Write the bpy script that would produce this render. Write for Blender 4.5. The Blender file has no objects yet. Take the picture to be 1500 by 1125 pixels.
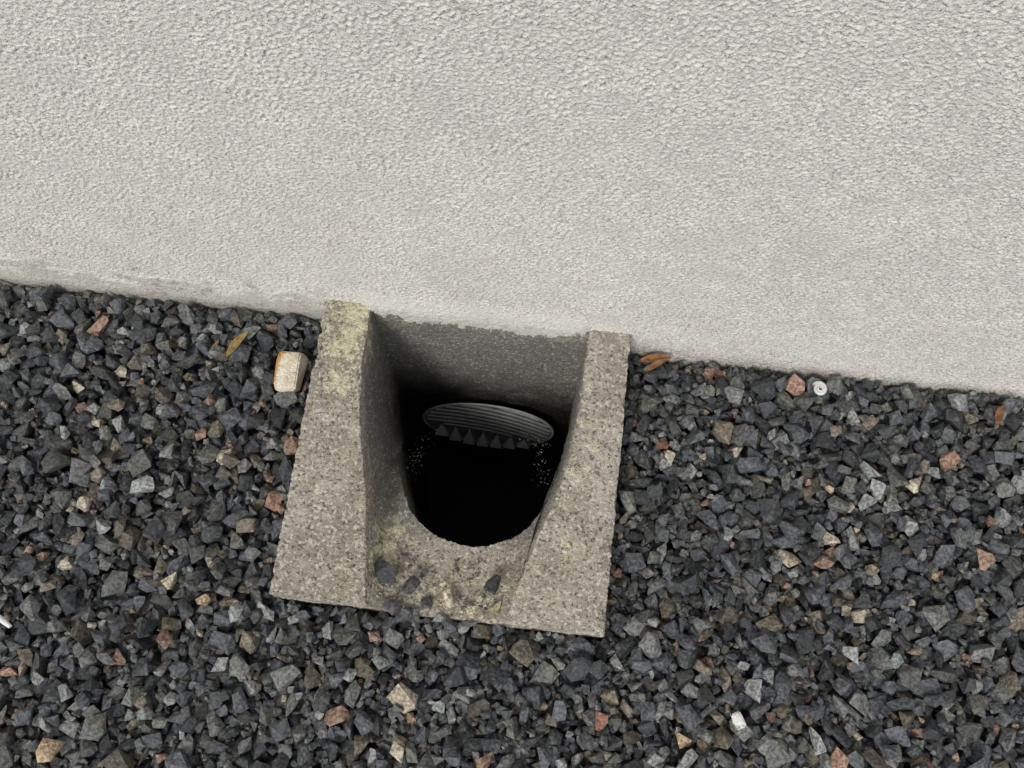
import bpy, bmesh, math, time
import numpy as np
from mathutils import Matrix, Vector, noise as mn
rng=np.random.default_rng(7)
scene=bpy.context.scene
scene.view_settings.view_transform='Standard'
scene.view_settings.look='None'
scene.view_settings.exposure=0
H=0.047; W=0.30; D=0.2846   # gully surround: top height above gravel, width, depth

# ---------------------------------------------------------------- helpers
def link(o,parent=None):
    bpy.context.collection.objects.link(o)
    if parent is not None: o.parent=parent
    return o
def mesh_np(name,V,F,mat,smooth=False,parent=None):
    me=bpy.data.meshes.new(name)
    V=np.asarray(V,dtype=np.float32); F=np.asarray(F,dtype=np.int32)
    k=F.shape[1]
    me.vertices.add(len(V)); me.vertices.foreach_set('co',V.ravel())
    me.loops.add(F.size); me.loops.foreach_set('vertex_index',F.ravel())
    me.polygons.add(len(F)); me.polygons.foreach_set('loop_start',np.arange(0,F.size,k,dtype=np.int32))
    me.polygons.foreach_set('use_smooth',np.full(len(F),smooth))
    me.update(calc_edges=True); me.validate()
    if mat: me.materials.append(mat)
    return link(bpy.data.objects.new(name,me),parent)
def set_col(ob,C):
    at=ob.data.color_attributes.new('col','FLOAT_COLOR','POINT')
    at.data.foreach_set('color',np.concatenate([np.clip(C,0,.95),np.ones((len(C),1))],1).astype(np.float32).ravel())
def grid_faces(n,m,off=0,flip=False):
    i,j=np.meshgrid(np.arange(n-1),np.arange(m-1),indexing='ij')
    a=(i*m+j).ravel()+off
    F=np.stack([a,a+m,a+m+1,a+1],1)
    return F[:,::-1] if flip else F
def band(n,m,step,wl,width=.35,seed=0,stretch=1.):
    rg=np.random.default_rng(seed); f=np.fft.rfft2(rg.normal(size=(n,m)))
    kx=np.fft.fftfreq(n,step)[:,None]; kz=np.fft.rfftfreq(m,step)[None,:]/stretch
    k=np.hypot(kx,kz)+1e-9
    g=np.exp(-(np.log(k*wl)/width)**2/2)
    a=np.fft.irfft2(f*g,(n,m)); return a/a.std()
def low(n,m,step,wl,seed):
    rg=np.random.default_rng(seed); f=np.fft.rfft2(rg.normal(size=(n,m)))
    kx=np.fft.fftfreq(n,step)[:,None]; kz=np.fft.rfftfreq(m,step)[None,:]
    k=np.hypot(kx,kz); a=np.fft.irfft2(f/(1+(k*wl)**2)**1.1,(n,m)); a-=a.mean(); return a/a.std()
def sst(x,a,b):
    t=np.clip((x-a)/(b-a),0,1); return t*t*(3-2*t)

class NT:
    def __init__(s,name,disp=None):
        s.mat=bpy.data.materials.new(name); s.mat.use_nodes=True
        s.t=s.mat.node_tree; s.t.nodes.clear()
        s.out=s.t.nodes.new('ShaderNodeOutputMaterial')
        s.b=s.t.nodes.new('ShaderNodeBsdfPrincipled')
        s.t.links.new(s.b.outputs[0],s.out.inputs['Surface'])
        if disp: s.mat.displacement_method=disp
        s.co=s.t.nodes.new('ShaderNodeTexCoord').outputs['Object']
    def _in(s,sock,v):
        if v is None: return
        if isinstance(v,bpy.types.NodeSocket): s.t.links.new(v,sock)
        else: sock.default_value=v
    def noise(s,scale,detail=3,rough=.5,dist=0,vec=None):
        n=s.t.nodes.new('ShaderNodeTexNoise'); s._in(n.inputs['Vector'],vec or s.co)
        n.inputs['Scale'].default_value=scale;n.inputs['Detail'].default_value=detail
        n.inputs['Roughness'].default_value=rough;n.inputs['Distortion'].default_value=dist
        return n.outputs['Fac']
    def vor(s,scale,out='Distance'):
        n=s.t.nodes.new('ShaderNodeTexVoronoi')
        s._in(n.inputs['Vector'],s.co); n.inputs['Scale'].default_value=scale
        return n.outputs[out]
    def math(s,op,a,b=None,c=None,clamp=False):
        n=s.t.nodes.new('ShaderNodeMath'); n.operation=op; n.use_clamp=clamp
        s._in(n.inputs[0],a); s._in(n.inputs[1],b)
        if c is not None: s._in(n.inputs[2],c)
        return n.outputs[0]
    def ramp(s,v,a,b,lo=0.,hi=1.):
        n=s.t.nodes.new('ShaderNodeMapRange'); n.interpolation_type='SMOOTHSTEP'
        s._in(n.inputs['Value'],v); s._in(n.inputs['From Min'],a); s._in(n.inputs['From Max'],b)
        s._in(n.inputs['To Min'],lo); s._in(n.inputs['To Max'],hi)
        return n.outputs[0]
    def mix(s,f,a,b,mode='MIX'):
        n=s.t.nodes.new('ShaderNodeMix'); n.data_type='RGBA'; n.blend_type=mode
        s._in(n.inputs[0],f)
        for k,v in ((6,a),(7,b)):
            if not isinstance(v,bpy.types.NodeSocket): v=tuple(v)+((1.,) if len(v)==3 else ())
            s._in(n.inputs[k],v)
        return n.outputs[2]
    def xyz(s):
        n=s.t.nodes.new('ShaderNodeSeparateXYZ'); s._in(n.inputs[0],s.co); return n.outputs
    def attr(s,name):
        n=s.t.nodes.new('ShaderNodeAttribute'); n.attribute_name=name; return n.outputs['Color']
    def bump(s,h,dist,strength=1.):
        n=s.t.nodes.new('ShaderNodeBump'); s._in(n.inputs['Height'],h)
        n.inputs['Distance'].default_value=dist; n.inputs['Strength'].default_value=strength
        s.t.links.new(n.outputs[0],s.b.inputs['Normal'])
    def disp(s,h,scale,mid=.5):
        n=s.t.nodes.new('ShaderNodeDisplacement'); s._in(n.inputs['Height'],h)
        n.inputs['Scale'].default_value=scale; n.inputs['Midlevel'].default_value=mid
        s.t.links.new(n.outputs[0],s.out.inputs['Displacement'])
    def fin(s,col,rough=.9,spec=.3):
        s._in(s.b.inputs['Base Color'],col if isinstance(col,bpy.types.NodeSocket) else tuple(col)+(1.,))
        s._in(s.b.inputs['Roughness'],rough); s.b.inputs['Specular IOR Level'].default_value=spec
        return s.mat

# ---------------------------------------------------------------- materials
def m_wall():
    n=NT('textured_render'); c=n.attr('col'); g=n.noise(520,2,.65)
    col=n.mix(n.ramp(g,.32,.48,.34,0.),c,(.36,.34,.30))
    n.bump(g,.0017,1.)
    return n.fin(col,.95,.12)
def m_concrete():
    n=NT('weathered_concrete','BOTH'); x,y,z=n.xyz()
    g=n.noise(330,3,.7); f=n.noise(38,4,.6); big=n.noise(9,2,.55)
    grain=n.vor(430,out='Color')
    sep=n.t.nodes.new('ShaderNodeSeparateColor'); n.t.links.new(grain,sep.inputs[0]); gv=sep.outputs[0]; gw=sep.outputs[1]
    col=n.mix(n.ramp(big,.3,.7),(.385,.345,.275),(.51,.465,.39))
    col=n.mix(n.ramp(f,.35,.66,.55,0.),col,(.24,.212,.165))
    col=n.mix(n.ramp(f,.55,.75,0.,.4),col,(.58,.54,.465))
    gg=n.math('ADD',n.math('MULTIPLY',gv,.55),n.math('MULTIPLY',g,.9))
    col=n.mix(n.ramp(gg,.82,1.03,0.,.7),col,(.74,.70,.60))
    col=n.mix(n.ramp(gg,.57,.43,0.,.85),col,(.12,.112,.09))
    pit=n.ramp(g,.32,.39,1.,0.)
    col=n.mix(n.math('MULTIPLY',pit,.8),col,(.08,.075,.06))
    def blob(cx,cy,rx,ry):
        dx=n.math('DIVIDE',n.math('SUBTRACT',x,cx),rx); dy=n.math('DIVIDE',n.math('SUBTRACT',y,cy),ry)
        d2=n.math('ADD',n.math('MULTIPLY',dx,dx),n.math('MULTIPLY',dy,dy))
        return n.ramp(d2,0.1,1.,1.,0.)
    lm=n.math('MAXIMUM',blob(-.126,-.04,.03,.085),n.math('MULTIPLY',blob(-.056,-.215,.020,.060),.95))
    lm=n.math('MAXIMUM',lm,n.math('MULTIPLY',blob(.03,-.262,.08,.03),.55))
    lm=n.math('MAXIMUM',lm,n.math('MULTIPLY',blob(.11,-.13,.02,.16),.35))
    ln=n.math('ADD',n.noise(75,4,.78),n.math('MULTIPLY',lm,.18))
    li=n.ramp(ln,.61,.70); li=n.math('MULTIPLY',li,n.ramp(z,-.03,.01))
    licol=n.mix(n.ramp(g,.35,.65),(.58,.53,.32),(.80,.76,.56))
    col=n.mix(n.math('MULTIPLY',li,.76),col,licol)
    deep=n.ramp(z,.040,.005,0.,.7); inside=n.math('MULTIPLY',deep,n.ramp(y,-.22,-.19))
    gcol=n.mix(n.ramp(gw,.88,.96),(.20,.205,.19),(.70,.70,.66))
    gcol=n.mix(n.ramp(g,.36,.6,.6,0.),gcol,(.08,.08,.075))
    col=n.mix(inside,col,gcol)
    wet_shade=n.ramp(n.math('ADD',z,n.math('MULTIPLY',f,.07)),-.06,-.22,0.,.94)  # shaft shade painted in, near black with depth, along with a wet gloss
    col=n.mix(wet_shade,col,(.014,.014,.012))
    h=n.math('ADD',n.math('MULTIPLY',g,1.1),n.math('MULTIPLY',f,1.3))
    h=n.math('ADD',h,n.math('MULTIPLY',li,.25))
    n.disp(h,.0036,1.2)
    return n.fin(col,n.math('MULTIPLY_ADD',wet_shade,-.70,.92),.3)
def m_stone():
    n=NT('crushed_stone'); c=n.attr('col')
    a=n.noise(300,3,.72); st=n.noise(110,2,.6)
    col=n.mix(n.ramp(a,.36,.64),n.mix(1.,c,(.48,.48,.49),'MULTIPLY'),n.mix(1.,c,(1.5,1.5,1.47),'MULTIPLY'))
    col=n.mix(n.ramp(a,.62,.74,0.,.45),col,(.40,.40,.38))
    col=n.mix(n.ramp(st,.60,.70,0.,.25),col,(.28,.28,.26))
    n.bump(a,.0018,.9)
    return n.fin(col,n.ramp(a,.3,.7,.4,.75),.5)
def m_ground():
    n=NT('fine_gravel_bed')
    v=n.vor(75,out='Color'); d=n.vor(75)
    col=n.mix(.78,n.mix(.5,(.03,.031,.033),v),(.045,.046,.048))
    n.bump(d,.01); return n.fin(col,.85,.3)
def m_simple(name,c1,c2,scale,rough=.8,bd=.0005,spec=.3):
    n=NT(name); a=n.noise(scale,3,.6)
    n.bump(a,bd); return n.fin(n.mix(n.ramp(a,.35,.65),c1,c2),rough,spec)
WALL=m_wall(); CONC=m_concrete(); STONE=m_stone(); GROUND=m_ground()

# ---------------------------------------------------------------- house wall (render texture is real relief in the mesh)
st=.00110
xf=np.arange(-.50,.62,st); zf=np.arange(-.03,.53,st)
n_,m_=len(xf),len(zf)
a=band(n_,m_,st,.0062,.50,1,1.5); b=band(n_,m_,st,.0034,.40,2,1.3); c=low(n_,m_,st,.03,3); big=low(n_,m_,st,.12,4)
h=a*.78+b*.60
h=np.where(h>0,np.tanh(h*1.1),np.tanh(h*.75)*1.25)
X,Z=np.meshgrid(xf,zf,indexing='ij')
e1=low(n_,m_,st,.05,6); spk=low(n_,m_,st,.008,7)
wob=np.repeat(low(n_,1,st,.02,8),m_,1)
strip=sst(-(Z-.052-.012*e1),-.010,.012)*sst(-X,.12,.20)
smz=sst(X,-.118,-.104)*sst(-X,-.1135,-.100)
band_low=smz*sst(-Z,-.082,-.045)
soft=np.maximum(strip*.75,band_low*.85)
y=-.00078*h*(1+.22*np.clip(c,-2,2))*(1-soft)-.0016*strip-.0003*soft*spk
y+=-.0068*band_low
e=.026+.006*wob+.0022*low(n_,m_,st,.006,10)+.018*np.clip((np.abs(X-.003)-.085)/.025,0,1)
under=(smz>.5)&(Z<e)
lip=sst(-(Z-e),-.004,0.)*smz
y=np.where(under,.012,y+.0022*lip*(~under))
base=np.array([.83,.795,.738]); C=np.repeat(base[None],n_*m_,0).reshape(n_,m_,3)
C*=(1+.018*big+.012*c)[...,None]
C*= (1-.24*np.clip(-h,0,1.2)*(1-soft)+.05*np.clip(h,0,1))[...,None]
def blend(C,f,col): return C*(1-f[...,None])+np.array(col)*f[...,None]
C=blend(C,np.clip(.22*sst(e1+c*.5,.3,1.8)*sst(-Z,-.4,-.02),0,1),(.64,.58,.45))
C=blend(C,.7*strip,(.60,.575,.505))
patch_=np.exp(-((X+.27)/.10)**2)
C=blend(C,(.15+.45*patch_)*strip*sst(spk+e1*.4,.6,1.5),(.27,.26,.23))
C=blend(C,.5*band_low,(.64,.62,.56)); C=blend(C,.35*band_low*sst(spk,.6,1.4),(.38,.37,.33))
C=blend(C,.35*sst(-Z,-.03,-.002)*(X>.14)*sst(spk+wob,-.5,1.),(.52,.49,.40))
rs=np.random.default_rng(5)
for _ in range(30):
    px,pz=rs.uniform(-.45,.6),rs.uniform(.03,.5); d2=((X-px)**2+(Z-pz)**2)/rs.uniform(.0010,.0022)**2
    C=blend(C,.6*np.exp(-d2),(.40,.29,.17))
xc=[-4,-3,-2,-1.4,-1,-.75,-.6]; xc2=[.7,.85,1.1,1.6,2.4,3.2,4]; zc=[-.12,-.06]; zc2=[.62,.8,1.1,1.6,2.2,2.7]
XA=np.concatenate([xc,xf,xc2]); ZA=np.concatenate([zc,zf,zc2]); nX,nZ=len(XA),len(ZA)
Y=np.zeros((nX,nZ)); CC=np.repeat((base*.94)[None],nX*nZ,0).reshape(nX,nZ,3)
i0,j0=len(xc),len(zc); Y[i0:i0+n_,j0:j0+m_]=y; CC[i0:i0+n_,j0:j0+m_]=C
Y[i0:i0+n_,:j0]=y[:,:1]
XX,ZZ=np.meshgrid(XA,ZA,indexing='ij')
wall=mesh_np('house_wall',np.stack([XX.ravel(),Y.ravel(),ZZ.ravel()],1),grid_faces(nX,nZ),WALL,True)
set_col(wall,CC.reshape(-1,3))
bm=bmesh.new(); bmesh.ops.create_cube(bm,size=1,matrix=Matrix.Translation((0,.168,1.29))@Matrix.Diagonal((8,.29,2.82,1)))
me=bpy.data.meshes.new('wall_core'); bm.to_mesh(me); bm.free(); me.materials.append(m_simple('masonry',(.5,.48,.45),(.4,.39,.36),30,.9))
link(bpy.data.objects.new('wall_core',me),wall)

# ---------------------------------------------------------------- gully surround
sur=bpy.data.objects.new('concrete_gully_surround',None); link(sur)
ty=np.array([0.02,0,-.05,-.08,-.13,-.166,-.22,-D]); 
tl=np.array([-.105,-.105,-.1045,-.1025,-.0945,-.0840,-.0735,-.064])
tr=np.array([ .110,.110,.109,.108,.103,.095,.078,.062])
def TL(y): return np.interp(-y,-ty,tl)
def TR(y): return np.interp(-y,-ty,tr)
ny=190
yy=np.linspace(.006,-D,ny)
def smooth(a,k=9):
    p=np.pad(a,(k,k),mode='edge'); ker=np.ones(2*k+1)/(2*k+1)
    return np.convolve(p,ker,'valid')
Lx=smooth(TL(yy)); Rx=smooth(TR(yy))
def dishz(x):
    t=np.clip((x-TL(-D))/(TR(-D)-TL(-D)),0,1); return H-.033*np.sin(np.pi*t)**.55
verts=[];faces=[];off=0
def add(V,flip=False):
    global off
    n,m=V.shape[:2]; verts.append(V.reshape(-1,3)); faces.append(grid_faces(n,m,off,flip)); off+=n*m
k=50; t=np.linspace(0,1,k)
for a,b in ((np.full(ny,-W/2),Lx),(Rx,np.full(ny,W/2))):
    XX=a[:,None]*(1-t)+b[:,None]*t; YY=np.repeat(yy[:,None],k,1)
    add(np.stack([XX,YY,np.full_like(XX,H)],2),True)
nd=90
xd=np.linspace(Lx[-1],Rx[-1],nd)
T=np.concatenate([np.stack([Lx,yy,np.full(ny,H)],1)[:-1],np.stack([xd,np.full(nd,-D),dishz(xd)],1),np.stack([Rx,yy,np.full(ny,H)],1)[::-1][1:]])
cx,cy,r=.0165,-.143,.0735
a0=math.pi+.46; a1=2*math.pi-.46
arc=np.linspace(a0,a1,nd); zl=.002+.006*np.sin(np.linspace(0,np.pi,nd))
rr_=r+np.array([.0013*mn.noise(Vector((q_*3,0,0)))+.0010*mn.noise(Vector((q_*11,5,0))) for q_ in arc])
ARC=np.stack([cx+rr_*np.cos(arc),cy+rr_*np.sin(arc),zl],1)
def side(pts,end):
    p=np.array(pts+[list(end)]); u=np.linspace(0,1,ny); 
    s=np.concatenate([[0],np.cumsum(np.abs(np.diff(p[:,1])))]); s/=s[-1]
    return np.stack([smooth(np.interp(u,s,p[:,c]),7) for c in range(3)],1)
SL=side([[-.106,.006,-.36],[-.098,-.04,-.28],[-.087,-.08,-.19],[-.070,-.13,-.055]],ARC[0])
SR=side([[.111,.006,-.30],[.109,-.04,-.20],[.102,-.09,-.10],[.094,-.13,-.035]],ARC[-1])
SL[-1]=ARC[0];SR[-1]=ARC[-1]
L=np.concatenate([SL[:-1],ARC,SR[::-1][1:]])
nr=80; tt=np.linspace(0,1,nr)[None,:,None]
S=T[:,None,:]*(1-tt)+L[:,None,:]*tt
bel=np.sin(np.pi*tt[...,0])
S[...,2]-= .006*bel*np.concatenate([np.linspace(0,1,ny-1),np.ones(nd)*.35,np.linspace(1,0,ny-1)])[:,None]
add(S)
dep=np.concatenate([[0,.002,.005],np.linspace(.01,.66,60)])
Cn=np.array([cx,cy+.02]); dirv=Cn-L[:,:2]; dirv/=np.linalg.norm(dirv,axis=1)[:,None]
ins=-.003*np.minimum(dep/.005,1)
Zb=-.62
SH=np.zeros((len(L),len(dep),3))
for j,dv in enumerate(dep):
    SH[:,j,:2]=L[:,:2]+dirv*ins[j]
    SH[:,j,2]=L[:,2]-np.minimum(dv,.01)+ (0 if dv<=.01 else 1)*((Zb-L[:,2]+.01)*((dv-.01)/.65))
add(SH)
path=[]
path+= [(-W/2,y_,H) for y_ in yy]
path+= [(x,-D,H) for x in np.linspace(-W/2,Lx[-1],k)[1:]]
path+= [(xd[i],-D,dishz(xd)[i]) for i in range(1,nd)]
path+= [(x,-D,H) for x in np.linspace(Rx[-1],W/2,k)[1:]]
path+= [(W/2,y_,H) for y_ in yy[::-1][1:]]
path=np.array(path); q=np.linspace(0,1,60)
SK=np.repeat(path[:,None,:],60,1); SK[:,:,2]=path[:,2][:,None]*(1-q)+(-.09)*q
add(SK,True)
V=np.concatenate(verts); F=np.concatenate(faces)
near_edge=(V[:,2]>H-.007)&((np.abs(np.abs(V[:,0])-W/2)<.006)|(np.abs(V[:,1]+D)<.006))
for i in np.nonzero(near_edge)[0]:
    p=Vector(V[i]); c1=mn.noise(p*40); c2=mn.noise(p*150)
    ch=max(0,c1*1.1+c2*.7-.2)
    V[i,2]-=.0045*ch
    if abs(abs(V[i,0])-W/2)<.003: V[i,0]-=math.copysign(.0045*ch+.0005*c2,V[i,0])
    if abs(V[i,1]+D)<.003: V[i,1]+=.0045*ch+.0005*c2
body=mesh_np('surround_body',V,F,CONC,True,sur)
bm=bmesh.new(); bm.from_mesh(body.data); bmesh.ops.remove_doubles(bm,verts=bm.verts,dist=2e-5)
bmesh.ops.recalc_face_normals(bm,faces=bm.faces)
up=sum(f.normal.z*f.calc_area() for f in bm.faces if f.calc_center_median().z>H-.001)
if up<0: bmesh.ops.reverse_faces(bm,faces=bm.faces)
bm.to_mesh(body.data); bm.free()
bx=np.arange(-.125,.13,.0014); bz=np.concatenate([np.arange(.046,-.3,-.0014),np.arange(-.3,-.63,-.01)])
X,Z=np.meshgrid(bx,bz,indexing='ij')
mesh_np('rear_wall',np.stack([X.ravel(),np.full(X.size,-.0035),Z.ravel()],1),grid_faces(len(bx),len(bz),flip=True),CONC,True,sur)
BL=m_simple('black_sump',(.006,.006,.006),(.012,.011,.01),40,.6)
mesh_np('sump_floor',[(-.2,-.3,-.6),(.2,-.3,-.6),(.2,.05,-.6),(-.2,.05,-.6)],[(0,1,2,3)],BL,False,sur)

# ---------------------------------------------------------------- drain grate (ribbed disc standing against the rear wall)
def grate():
    R0=.088; bm=bmesh.new()
    n=72
    prof=[(0,0),(.5,0),(.965,0),(.97,.0008),(.99,.0008),(1,.0004),(1,-.0012),(.95,-.0014),(0,-.0014)]
    rings=[]
    for pr,pz in prof:
        if pr==0: rings.append([bm.verts.new((0,0,pz))]); continue
        rings.append([bm.verts.new((R0*pr*math.cos(2*math.pi*i/n),R0*pr*math.sin(2*math.pi*i/n),pz)) for i in range(n)])
    for ri,(a,b) in enumerate(zip(rings,rings[1:])):
        for i in range(n):
            j=(i+1)%n
            if len(a)==1: f=bm.faces.new((a[0],b[i],b[j]))
            elif len(b)==1: f=bm.faces.new((a[i],a[j],b[0]))
            else: f=bm.faces.new((a[i],b[i],b[j],a[j]))
            f.material_index=1 if ri<2 else 0
    def bar(pts,w,h0,h1):
        prev=None
        for i,(px,py) in enumerate(pts):
            a=pts[max(0,i-1)];b=pts[min(len(pts)-1,i+1)]
            t=Vector((b[0]-a[0],b[1]-a[1],0)).normalized(); nn=Vector((-t.y,t.x,0))*w/2
            c=Vector((px,py,0))
            q=[bm.verts.new(c-nn+Vector((0,0,h0))),bm.verts.new(c-nn*.6+Vector((0,0,h1))),bm.verts.new(c+nn*.6+Vector((0,0,h1))),bm.verts.new(c+nn+Vector((0,0,h0)))]
            if prev:
                for s in range(3): bm.faces.new((prev[s],prev[s+1],q[s+1],q[s]))
            else: bm.faces.new(q[::-1])
            prev=q
        bm.faces.new(prev)
    for kx in range(-3,9):
        yb=-.020+kx*.0150
        pts=[]
        for i in range(41):
            x=-.085+.17*i/40; y_=yb+.034*math.cos((x-.02)/.08*1.2)-.016-.42*x
            if math.hypot(x,y_)<R0*.955 and y_>-.026-.2*x: pts.append((x,y_))
        if len(pts)>2: bar(pts,.0070,0,.0009)
    for kx in range(-3,4):
        x0=kx*.0190-.006; b=-.024-.2*x0; tip=-math.sqrt(max(1e-6,(R0*.93)**2-x0*x0))*.985
        v=[bm.verts.new((x0-.0088,tip,.0)),bm.verts.new((x0+.0088,tip,.0)),bm.verts.new((x0,b,.0)),
           bm.verts.new((x0-.0084,tip,.0060)),bm.verts.new((x0+.0084,tip,.0060)),bm.verts.new((x0,b-.002,.0012))]
        f=bm.faces.new((v[3],v[4],v[5])); f.material_index=2
        for i in range(3):
            j=(i+1)%3; bm.faces.new((v[i],v[j],v[3+j],v[3+i]))
    bmesh.ops.recalc_face_normals(bm,faces=bm.faces)
    me=bpy.data.meshes.new('drain_grate'); bm.to_mesh(me); bm.free()
    me.materials.append(m_simple('grey_plastic',(.46,.47,.46),(.60,.61,.59),60,.5,.0003,.5))
    me.materials.append(m_simple('grey_plastic_dark',(.17,.17,.16),(.27,.27,.26),60,.6,.0003,.3))  # plate in a darker grey than the ribs, for contrast
    me.materials.append(m_simple('grey_plastic_lit',(.90,.91,.90),(.94,.94,.94),60,.4,.0003,.5))  # teeth coloured near white so they look lit down in the shaft
    o=link(bpy.data.objects.new('drain_grate',me))
    o.location=(.006,-.020,-.305); o.rotation_euler=(math.radians(87),math.radians(2),0)
    return o
grate()

# ---------------------------------------------------------------- ground sheet (with an opening for the gully)
xs=[-60,-W/2+.01,W/2-.01,60]; ys=[-60,-D+.01,.02,60]
V=[(x,y_,-.032) for x in xs for y_ in ys]
F=np.delete(grid_faces(4,4,flip=True),4,axis=0)
mesh_np('ground',V,F[:, ::-1],GROUND)

# ---------------------------------------------------------------- gravel: crushed stones dropped one by one on a height map
def template(seed):
    rg=np.random.default_rng(seed); bm=bmesh.new()
    asp=np.array([1,rg.uniform(.58,.95),rg.uniform(.45,.8)])
    m=int(rg.integers(9,16))
    P=rg.normal(size=(m,3)); P/=np.linalg.norm(P,axis=1)[:,None]
    P=np.sign(P)*np.abs(P)**.75; P/=np.abs(P).max(1)[:,None]**.6
    P*=rg.uniform(.75,1.05,(m,1)); P*=asp
    for p in P: bm.verts.new(p)
    res=bmesh.ops.convex_hull(bm,input=bm.verts)
    bmesh.ops.delete(bm,geom=[g for g in res['geom_interior'] if isinstance(g,bmesh.types.BMVert)],context='VERTS')
    bmesh.ops.triangulate(bm,faces=bm.faces); bmesh.ops.recalc_face_normals(bm,faces=bm.faces)
    bm.verts.index_update()
    V=np.array([v.co[:] for v in bm.verts]); F=np.array([[v.index for v in f.verts] for f in bm.faces])
    s=np.abs(V).max(); bm.free()
    return V/s,F
TP=[template(100+i) for i in range(90)]
def rotm():
    yaw=rng.uniform(0,2*np.pi); a=rng.normal(0,.5); b=rng.normal(0,.5)
    return np.array((Matrix.Rotation(a,3,'X')@Matrix.Rotation(b,3,'Y')@Matrix.Rotation(yaw,3,'Z')))
cs=.0014; x0,x1,y0,y1=-.52,.70,-.60,.0
nx=int((x1-x0)/cs); nyy=int((y1-y0)/cs)
BASE=-.022
HM=np.full((nx,nyy),BASE)
gx=x0+(np.arange(nx)+.5)*cs; gy=y0+(np.arange(nyy)+.5)*cs
bl=(np.abs(gx)[:,None]<W/2+.001)&(gy[None,:]>-D-.001)
HM[bl]=1.0
stones=[]
def pick_col():
    u=rng.random(); v=rng.uniform(.42,1.6)
    if u<.52: c=np.array([.076,.081,.088])*v
    elif u<.75: c=np.array([.118,.121,.109])*v
    elif u<.89: c=np.array([.20,.204,.198])*v
    elif u<.968: c=np.array([.155,.132,.10])*v
    elif u<.988: c=np.array([.31,.20,.15])*rng.uniform(.7,1.2)
    else: c=np.array([.46,.40,.31])*rng.uniform(.7,1.2)
    return c
def try_drop(n,dd,px,py,rad):
    i0=int((px-rad-x0)/cs); i1=int((px+rad-x0)/cs)+1; j0=int((py-rad-y0)/cs); j1=int((py+rad-y0)/cs)+1
    if i0<0 or j0<0 or i1>nx or j1>nyy: return None
    ax=(gx[i0:i1]-px)[:,None,None]; ay=(gy[j0:j1]-py)[None,:,None]
    pl=(dd-n[:,0]*ax-n[:,1]*ay)/n[:,2]
    upm=n[:,2]>0
    top=pl[:,:,upm].min(2); bot=pl[:,:,~upm].max(2)
    m=top>bot
    if not m.any(): return None
    h=HM[i0:i1,j0:j1]
    z=(h-bot)[m].max()
    return z,(i0,i1,j0,j1,top,m)
def drop(size,ncand,zlimit):
    tv,tf=TP[rng.integers(len(TP))]
    Vr=(tv*size)@rotm().T
    a=Vr[tf[:,0]];b=Vr[tf[:,1]];c=Vr[tf[:,2]]
    n=np.cross(b-a,c-a); n/=np.linalg.norm(n,axis=1)[:,None]+1e-12
    n[:,2]=np.where(np.abs(n[:,2])<1e-3,1e-3,n[:,2]); dd=(n*a).sum(1)
    rad=np.abs(Vr[:,:2]).max()+cs
    ii=rng.integers(4,nx-4,ncand*7); jj=rng.integers(4,nyy-4,ncand*7)
    hh=HM[ii,jj]; o=np.argsort(hh)[:ncand]
    best=None
    for q in o:
        r=try_drop(n,dd,gx[ii[q]],gy[jj[q]],rad)
        if r is None or r[0]>.9: continue
        if best is None or r[0]<best[0]: best=(r[0],r[1],gx[ii[q]],gy[jj[q]])
    if best is None: return False
    z,(i0,i1,j0,j1,top,m),px,py=best
    if z>zlimit: return False
    z-=.001
    h=HM[i0:i1,j0:j1]; h[m]=np.maximum(h[m],(top+z)[m])
    stones.append([Vr+np.array([px,py,z]),tf,pick_col(),(px,py,z,size)])
    return True
ok=HM<.5
for i in range(30000):
    size=float(np.clip(rng.lognormal(math.log(.0073),.30),.0042,.0135))
    drop(size,3,.015)
    if i%500==0 and HM[ok].mean()>.001: break
for i in range(5000):
    drop(float(rng.uniform(.0026,.005)),4,.010)
P_PINK=(.40,.245,.185);P_RED=(.31,.15,.105);P_CR=(.55,.48,.36);P_TAN=(.47,.34,.22);P_LG=(.33,.345,.335);P_GR=(.23,.265,.245)
marks=[(.243,-.013,P_RED),(.331,-.019,P_PINK),(.197,-.094,P_RED),(.265,-.099,P_CR),(.266,-.187,P_PINK),(.366,-.174,P_PINK),
(.462,-.185,P_TAN),(.469,-.075,P_PINK),(.157,-.352,P_RED),(.367,-.360,P_PINK),(.478,-.351,P_TAN),(-.227,-.296,P_TAN),(-.250,-.273,P_CR),
(-.321,-.186,P_PINK),(-.228,-.147,P_PINK),(-.384,-.264,P_PINK),(-.382,-.383,P_PINK),(-.324,-.44,P_TAN),(-.29,-.194,P_LG),(-.04,-.335,P_GR),
(.046,-.31,P_GR),(-.33,-.237,P_LG),(-.335,-.34,P_LG),(.4,-.098,P_LG),(-.189,-.305,P_LG),(.007,-.363,P_LG),(.36,-.165,P_CR),(.235,-.37,P_TAN),
(-.113,-.37,P_LG),(-.178,-.192,P_PINK),(.36,-.12,P_TAN),(.31,-.3,P_GR),(.12,-.40,P_LG),(-.25,-.40,P_GR),(.42,-.27,P_GR)]
info=np.array([s[3] for s in stones])
for mx,my,c in marks:
    d=np.hypot(info[:,0]-mx,info[:,1]-my)
    sc=d*2.2-info[:,2]*1.2+2*np.abs(info[:,3]-.0088)
    stones[int(np.argmin(sc))][2]=np.array(c)
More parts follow.
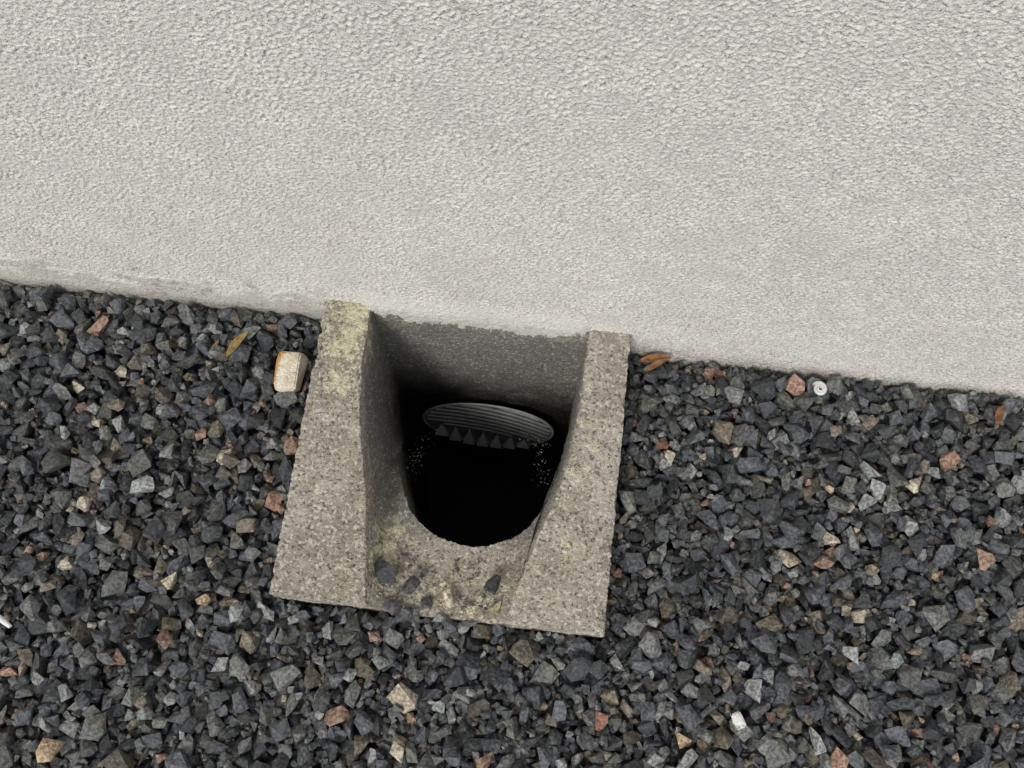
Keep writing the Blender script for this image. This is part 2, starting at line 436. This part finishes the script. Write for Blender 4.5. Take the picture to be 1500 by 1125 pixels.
for px,py,z,sz,c in ((-.052,-.252,.031,.013,(.045,.048,.053)),(-.028,-.261,.029,.0115,(.075,.075,.075)),(.046,-.252,.030,.0115,(.04,.042,.045)),
    (.022,-.238,.018,.0060,P_CR),(.008,-.268,.022,.0095,P_CR),(.052,-.272,.026,.0075,(.3,.27,.15)),(-.012,-.274,.021,.006,(.12,.12,.115)),
    (-.044,-.281,.024,.009,(.11,.11,.11)),(.03,-.283,.018,.009,(.14,.14,.135)),(-.02,-.288,.014,.010,(.16,.16,.15)),(.055,-.288,.020,.008,(.1,.1,.11)),(.012,-.290,.013,.010,(.11,.115,.12)),
    (-.032,-.287,.018,.009,(.08,.08,.085)),(.0,-.285,.014,.008,(.2,.2,.19)),(.04,-.292,.014,.009,(.12,.10,.08)),(.028,-.270,.018,.005,(.1,.1,.1)),(-.02,-.25,.019,.0035,(.1,.1,.1)),(.0,-.255,.018,.003,P_CR),(-.036,-.240,.018,.003,P_CR)):
    tv,tf=TP[rng.integers(len(TP))]; stones.append([(tv*sz)@rotm().T+np.array([px,py,z]),tf,np.array(c),(px,py,z,sz)])
# fine crumbs and grit scattered in the dish
for _ in range(90):
    px=rng.uniform(-.055,.055); py=rng.uniform(-.282,-.228); tz=(py+.2846)/.068
    z=float(dishz(np.array([px]))[0])*(1-max(0,tz)*.75)+.0025
    sz=rng.uniform(.0009,.0026); tv,tf=TP[rng.integers(len(TP))]
    c=[(.08,.08,.08),(.14,.14,.13),(.5,.46,.34),(.3,.27,.2)][rng.integers(4)]
    stones.append([(tv*sz)@rotm().T+np.array([px,py,z]),tf,np.array(c),(px,py,z,sz)])
def gravel(name,st_,shift,parent=None):
    Vs=[];Fs=[];Cs=[];o=0
    for Vr,tf,c,_ in st_:
        Vs.append(Vr-shift);Fs.append(tf+o);Cs.append(np.repeat(c[None],len(Vr),0));o+=len(Vr)
    ob=mesh_np(name,np.concatenate(Vs),np.concatenate(Fs),STONE,False,parent)
    set_col(ob,np.concatenate(Cs)); return ob
gr=gravel('gravel',stones,np.zeros(3))
sel=[s for s in stones if s[3][1]<-.31 and s[3][2]>-.012]
mxx=(x0+x1)/2
patch=gravel('gravel_patch',sel,np.array([mxx,-.455,0]),gr)
first=True
for ix in range(-1,2):
    for iy in range(0,6):
        cxp=mxx+ix*1.21; cyp=-.15-iy*.285
        if ix==0 and iy<2: continue
        if first: ob=patch; first=False
        else: ob=link(bpy.data.objects.new('gravel_patch',patch.data),gr)
        ob.location=(cxp,cyp-(.02 if ix==0 else 0),0); ob.rotation_euler=(0,0,math.pi if (ix+iy)%2 else 0)

# ---------------------------------------------------------------- single items lying on the gravel
def chunk(name,loc,dims,mat,seed,rot=0):
    rg=np.random.default_rng(seed); bm=bmesh.new()
    for sx_ in (-1,1):
        for sy in (-1,1):
            for sz in (-1,1):
                bm.verts.new((sx_*dims[0]/2*rg.uniform(.6,1),sy*dims[1]/2*rg.uniform(.7,1),sz*dims[2]/2*rg.uniform(.7,1)))
    for _ in range(9):
        p=rg.normal(size=3); p/=np.linalg.norm(p); bm.verts.new(p*np.array(dims)*.58)
    r_=bmesh.ops.convex_hull(bm,input=bm.verts)
    bmesh.ops.delete(bm,geom=[g for g in r_['geom_interior'] if isinstance(g,bmesh.types.BMVert)],context='VERTS')
    bmesh.ops.bevel(bm,geom=bm.edges[:],offset=.0012,segments=2,affect='EDGES')
    me=bpy.data.meshes.new(name); bm.to_mesh(me); bm.free(); me.materials.append(mat)
    o_=link(bpy.data.objects.new(name,me)); o_.location=loc; o_.rotation_euler=(.08,-.1,rot); return o_
def m_sand():
    n=NT('ochre_sandstone'); x,y,z=n.xyz(); a=n.noise(110,4,.65,.5)
    col=n.mix(n.ramp(a,.38,.62),(.84,.77,.64),(.68,.57,.42))
    edge=n.math('ADD',n.math('MULTIPLY',x,-70.),n.math('MULTIPLY',a,1.))
    col=n.mix(n.ramp(edge,.95,1.2),col,(.60,.32,.10))
    n.bump(a,.006); return n.fin(col,.8,.2)
chunk('sandstone_piece',(-.181,-.068,.013),(.029,.043,.020),m_sand(),11,-.08)
WH=m_simple('white_shell',(.80,.80,.78),(.62,.61,.57),200,.6)
chunk('white_pebble',(.278,-.341,.0165),(.010,.016,.008),WH,5,.5)
def tube(name,pts,rad,mat,parent=None):
    cu=bpy.data.curves.new(name,'CURVE'); cu.dimensions='3D'; cu.bevel_depth=1; cu.bevel_resolution=3
    sp=cu.splines.new('POLY'); sp.points.add(len(pts)-1)
    for i,p in enumerate(pts): sp.points[i].co=(*p,1); sp.points[i].radius=rad[i] if hasattr(rad,'__len__') else rad
    cu.use_fill_caps=True
    o_=link(bpy.data.objects.new(name,cu),parent); cu.materials.append(mat); return o_
pts=[];rr=[]
for i in range(60):
    f=i/59; a=f*2.4*2*math.pi; R_=.0058*f+.0008; pts.append((.344+R_*math.cos(a),-.022+R_*math.sin(a),.015-.003*f)); rr.append(.0005+.0017*f)
tube('snail_shell',pts,rr,WH)
tube('white_stick',[(-.415+.030*i/5,-.324-.016*i/5,.019+.0006*math.sin(i)) for i in range(6)],[.0022,.0027,.0028,.0027,.0025,.0018],m_simple('bleached_plastic',(.85,.85,.85),(.75,.75,.75),100,.4))
def leaf(name,loc,length,width,rot,mat,curl=.3,tip=(0,0)):
    n_=14; m_=5; V=[]
    for i in range(n_):
        f=i/(n_-1); w=width*math.sin(math.pi*min(1,f*.97+.02))**.8*(1-.25*f)
        for j in range(m_):
            g=(j/(m_-1)-.5)
            V.append((f*length,g*w+.12*length*math.sin(f*2.2),abs(g)*w*.7+curl*length*(f-.5)**2+.0006*math.sin(i*2.1+j)))
    o_=mesh_np(name,V,grid_faces(n_,m_,flip=True),mat,True)
    o_.location=loc; o_.rotation_euler=(tip[0],tip[1],rot)
    md=o_.modifiers.new('thick','SOLIDIFY'); md.thickness=.0004
    return o_
YL=m_simple('yellow_brown_leaf',(.34,.24,.06),(.18,.12,.045),150,.6); BR=m_simple('brown_leaf',(.34,.17,.07),(.17,.085,.04),150,.6)
leaf('dry_leaf',(-.246,-.060,.013),.034,.009,math.radians(48),YL,.3,(.3,-.2))
leaf('dry_leaf',(.163,-.016,.013),.034,.010,math.radians(8),BR,.4)
leaf('dry_leaf',(.170,-.025,.013),.028,.007,math.radians(30),BR,.5,(.4,0))
leaf('dry_leaf',(.515,-.040,.013),.026,.011,math.radians(60),BR,.4,(.2,.2))
leaf('dry_leaf',(-.262,-.062,.010),.020,.006,math.radians(75),BR,.3,(.1,.1))
def web(lines,seed):
    rg=np.random.default_rng(seed); V=[];F=[];o=0
    for a,b,n_ in lines:
        a=np.array(a);b=np.array(b)
        for i in range(n_):
            c=a+(b-a)*rg.random()+rg.normal(0,.0050,3)
            s=rg.uniform(.0004,.0012)
            P=rg.normal(size=(4,3)); P/=np.linalg.norm(P,axis=1)[:,None]
            V.append(c+P*s); F+=[(o,o+1,o+2),(o,o+2,o+3),(o,o+3,o+1),(o+1,o+3,o+2)]; o+=4
    return np.concatenate(V),np.array(F)
Va,Fa=web([((-.078,-.100,-.20),(-.040,-.05,-.20),75),((-.070,-.12,-.18),(-.066,-.09,-.20),55),((.075,-.07,-.18),(.083,-.12,-.14),55),((.055,-.05,-.20),(.090,-.07,-.16),30)],1)
mesh_np('cobweb',Va,Fa,m_simple('cobweb_specks',(.85,.85,.83),(.7,.7,.7),100,.7))

# ---------------------------------------------------------------- light, sky, camera
w=bpy.data.worlds.new('World'); scene.world=w; w.use_nodes=True; nt=w.node_tree
bg=nt.nodes['Background']; sky=nt.nodes.new('ShaderNodeTexSky'); sky.sky_type='NISHITA'; sky.sun_disc=False
EL,AZ=math.radians(53),math.radians(203)
sky.sun_elevation=EL; sky.sun_rotation=AZ
hs=nt.nodes.new('ShaderNodeHueSaturation'); hs.inputs['Saturation'].default_value=.22
nt.links.new(sky.outputs[0],hs.inputs['Color']); nt.links.new(hs.outputs[0],bg.inputs['Color'])
bg.inputs['Strength'].default_value=.15
sd=bpy.data.lights.new('sun','SUN'); sd.energy=1.5; sd.angle=math.radians(15); sd.color=(1,.96,.90)
so=link(bpy.data.objects.new('sun',sd))
dirs=Vector((math.sin(AZ)*math.cos(EL),math.cos(AZ)*math.cos(EL),math.sin(EL)))
so.rotation_euler=dirs.to_track_quat('Z','Y').to_euler(); so.location=dirs*5
cd=bpy.data.cameras.new('camera'); cam=link(bpy.data.objects.new('camera',cd)); scene.camera=cam
cd.sensor_width=36; cd.lens=32.4; cd.clip_start=.02; cd.clip_end=300
d=Vector((-.02957,.2897,-.9567)).normalized(); u=Vector((-.1155,.9496,.2912)); r_=d.cross(u).normalized(); u=r_.cross(d)
M=Matrix((r_,u,-d)).transposed().to_4x4(); M.translation=Vector((.0674,-.3188,.8875)); cam.matrix_world=M
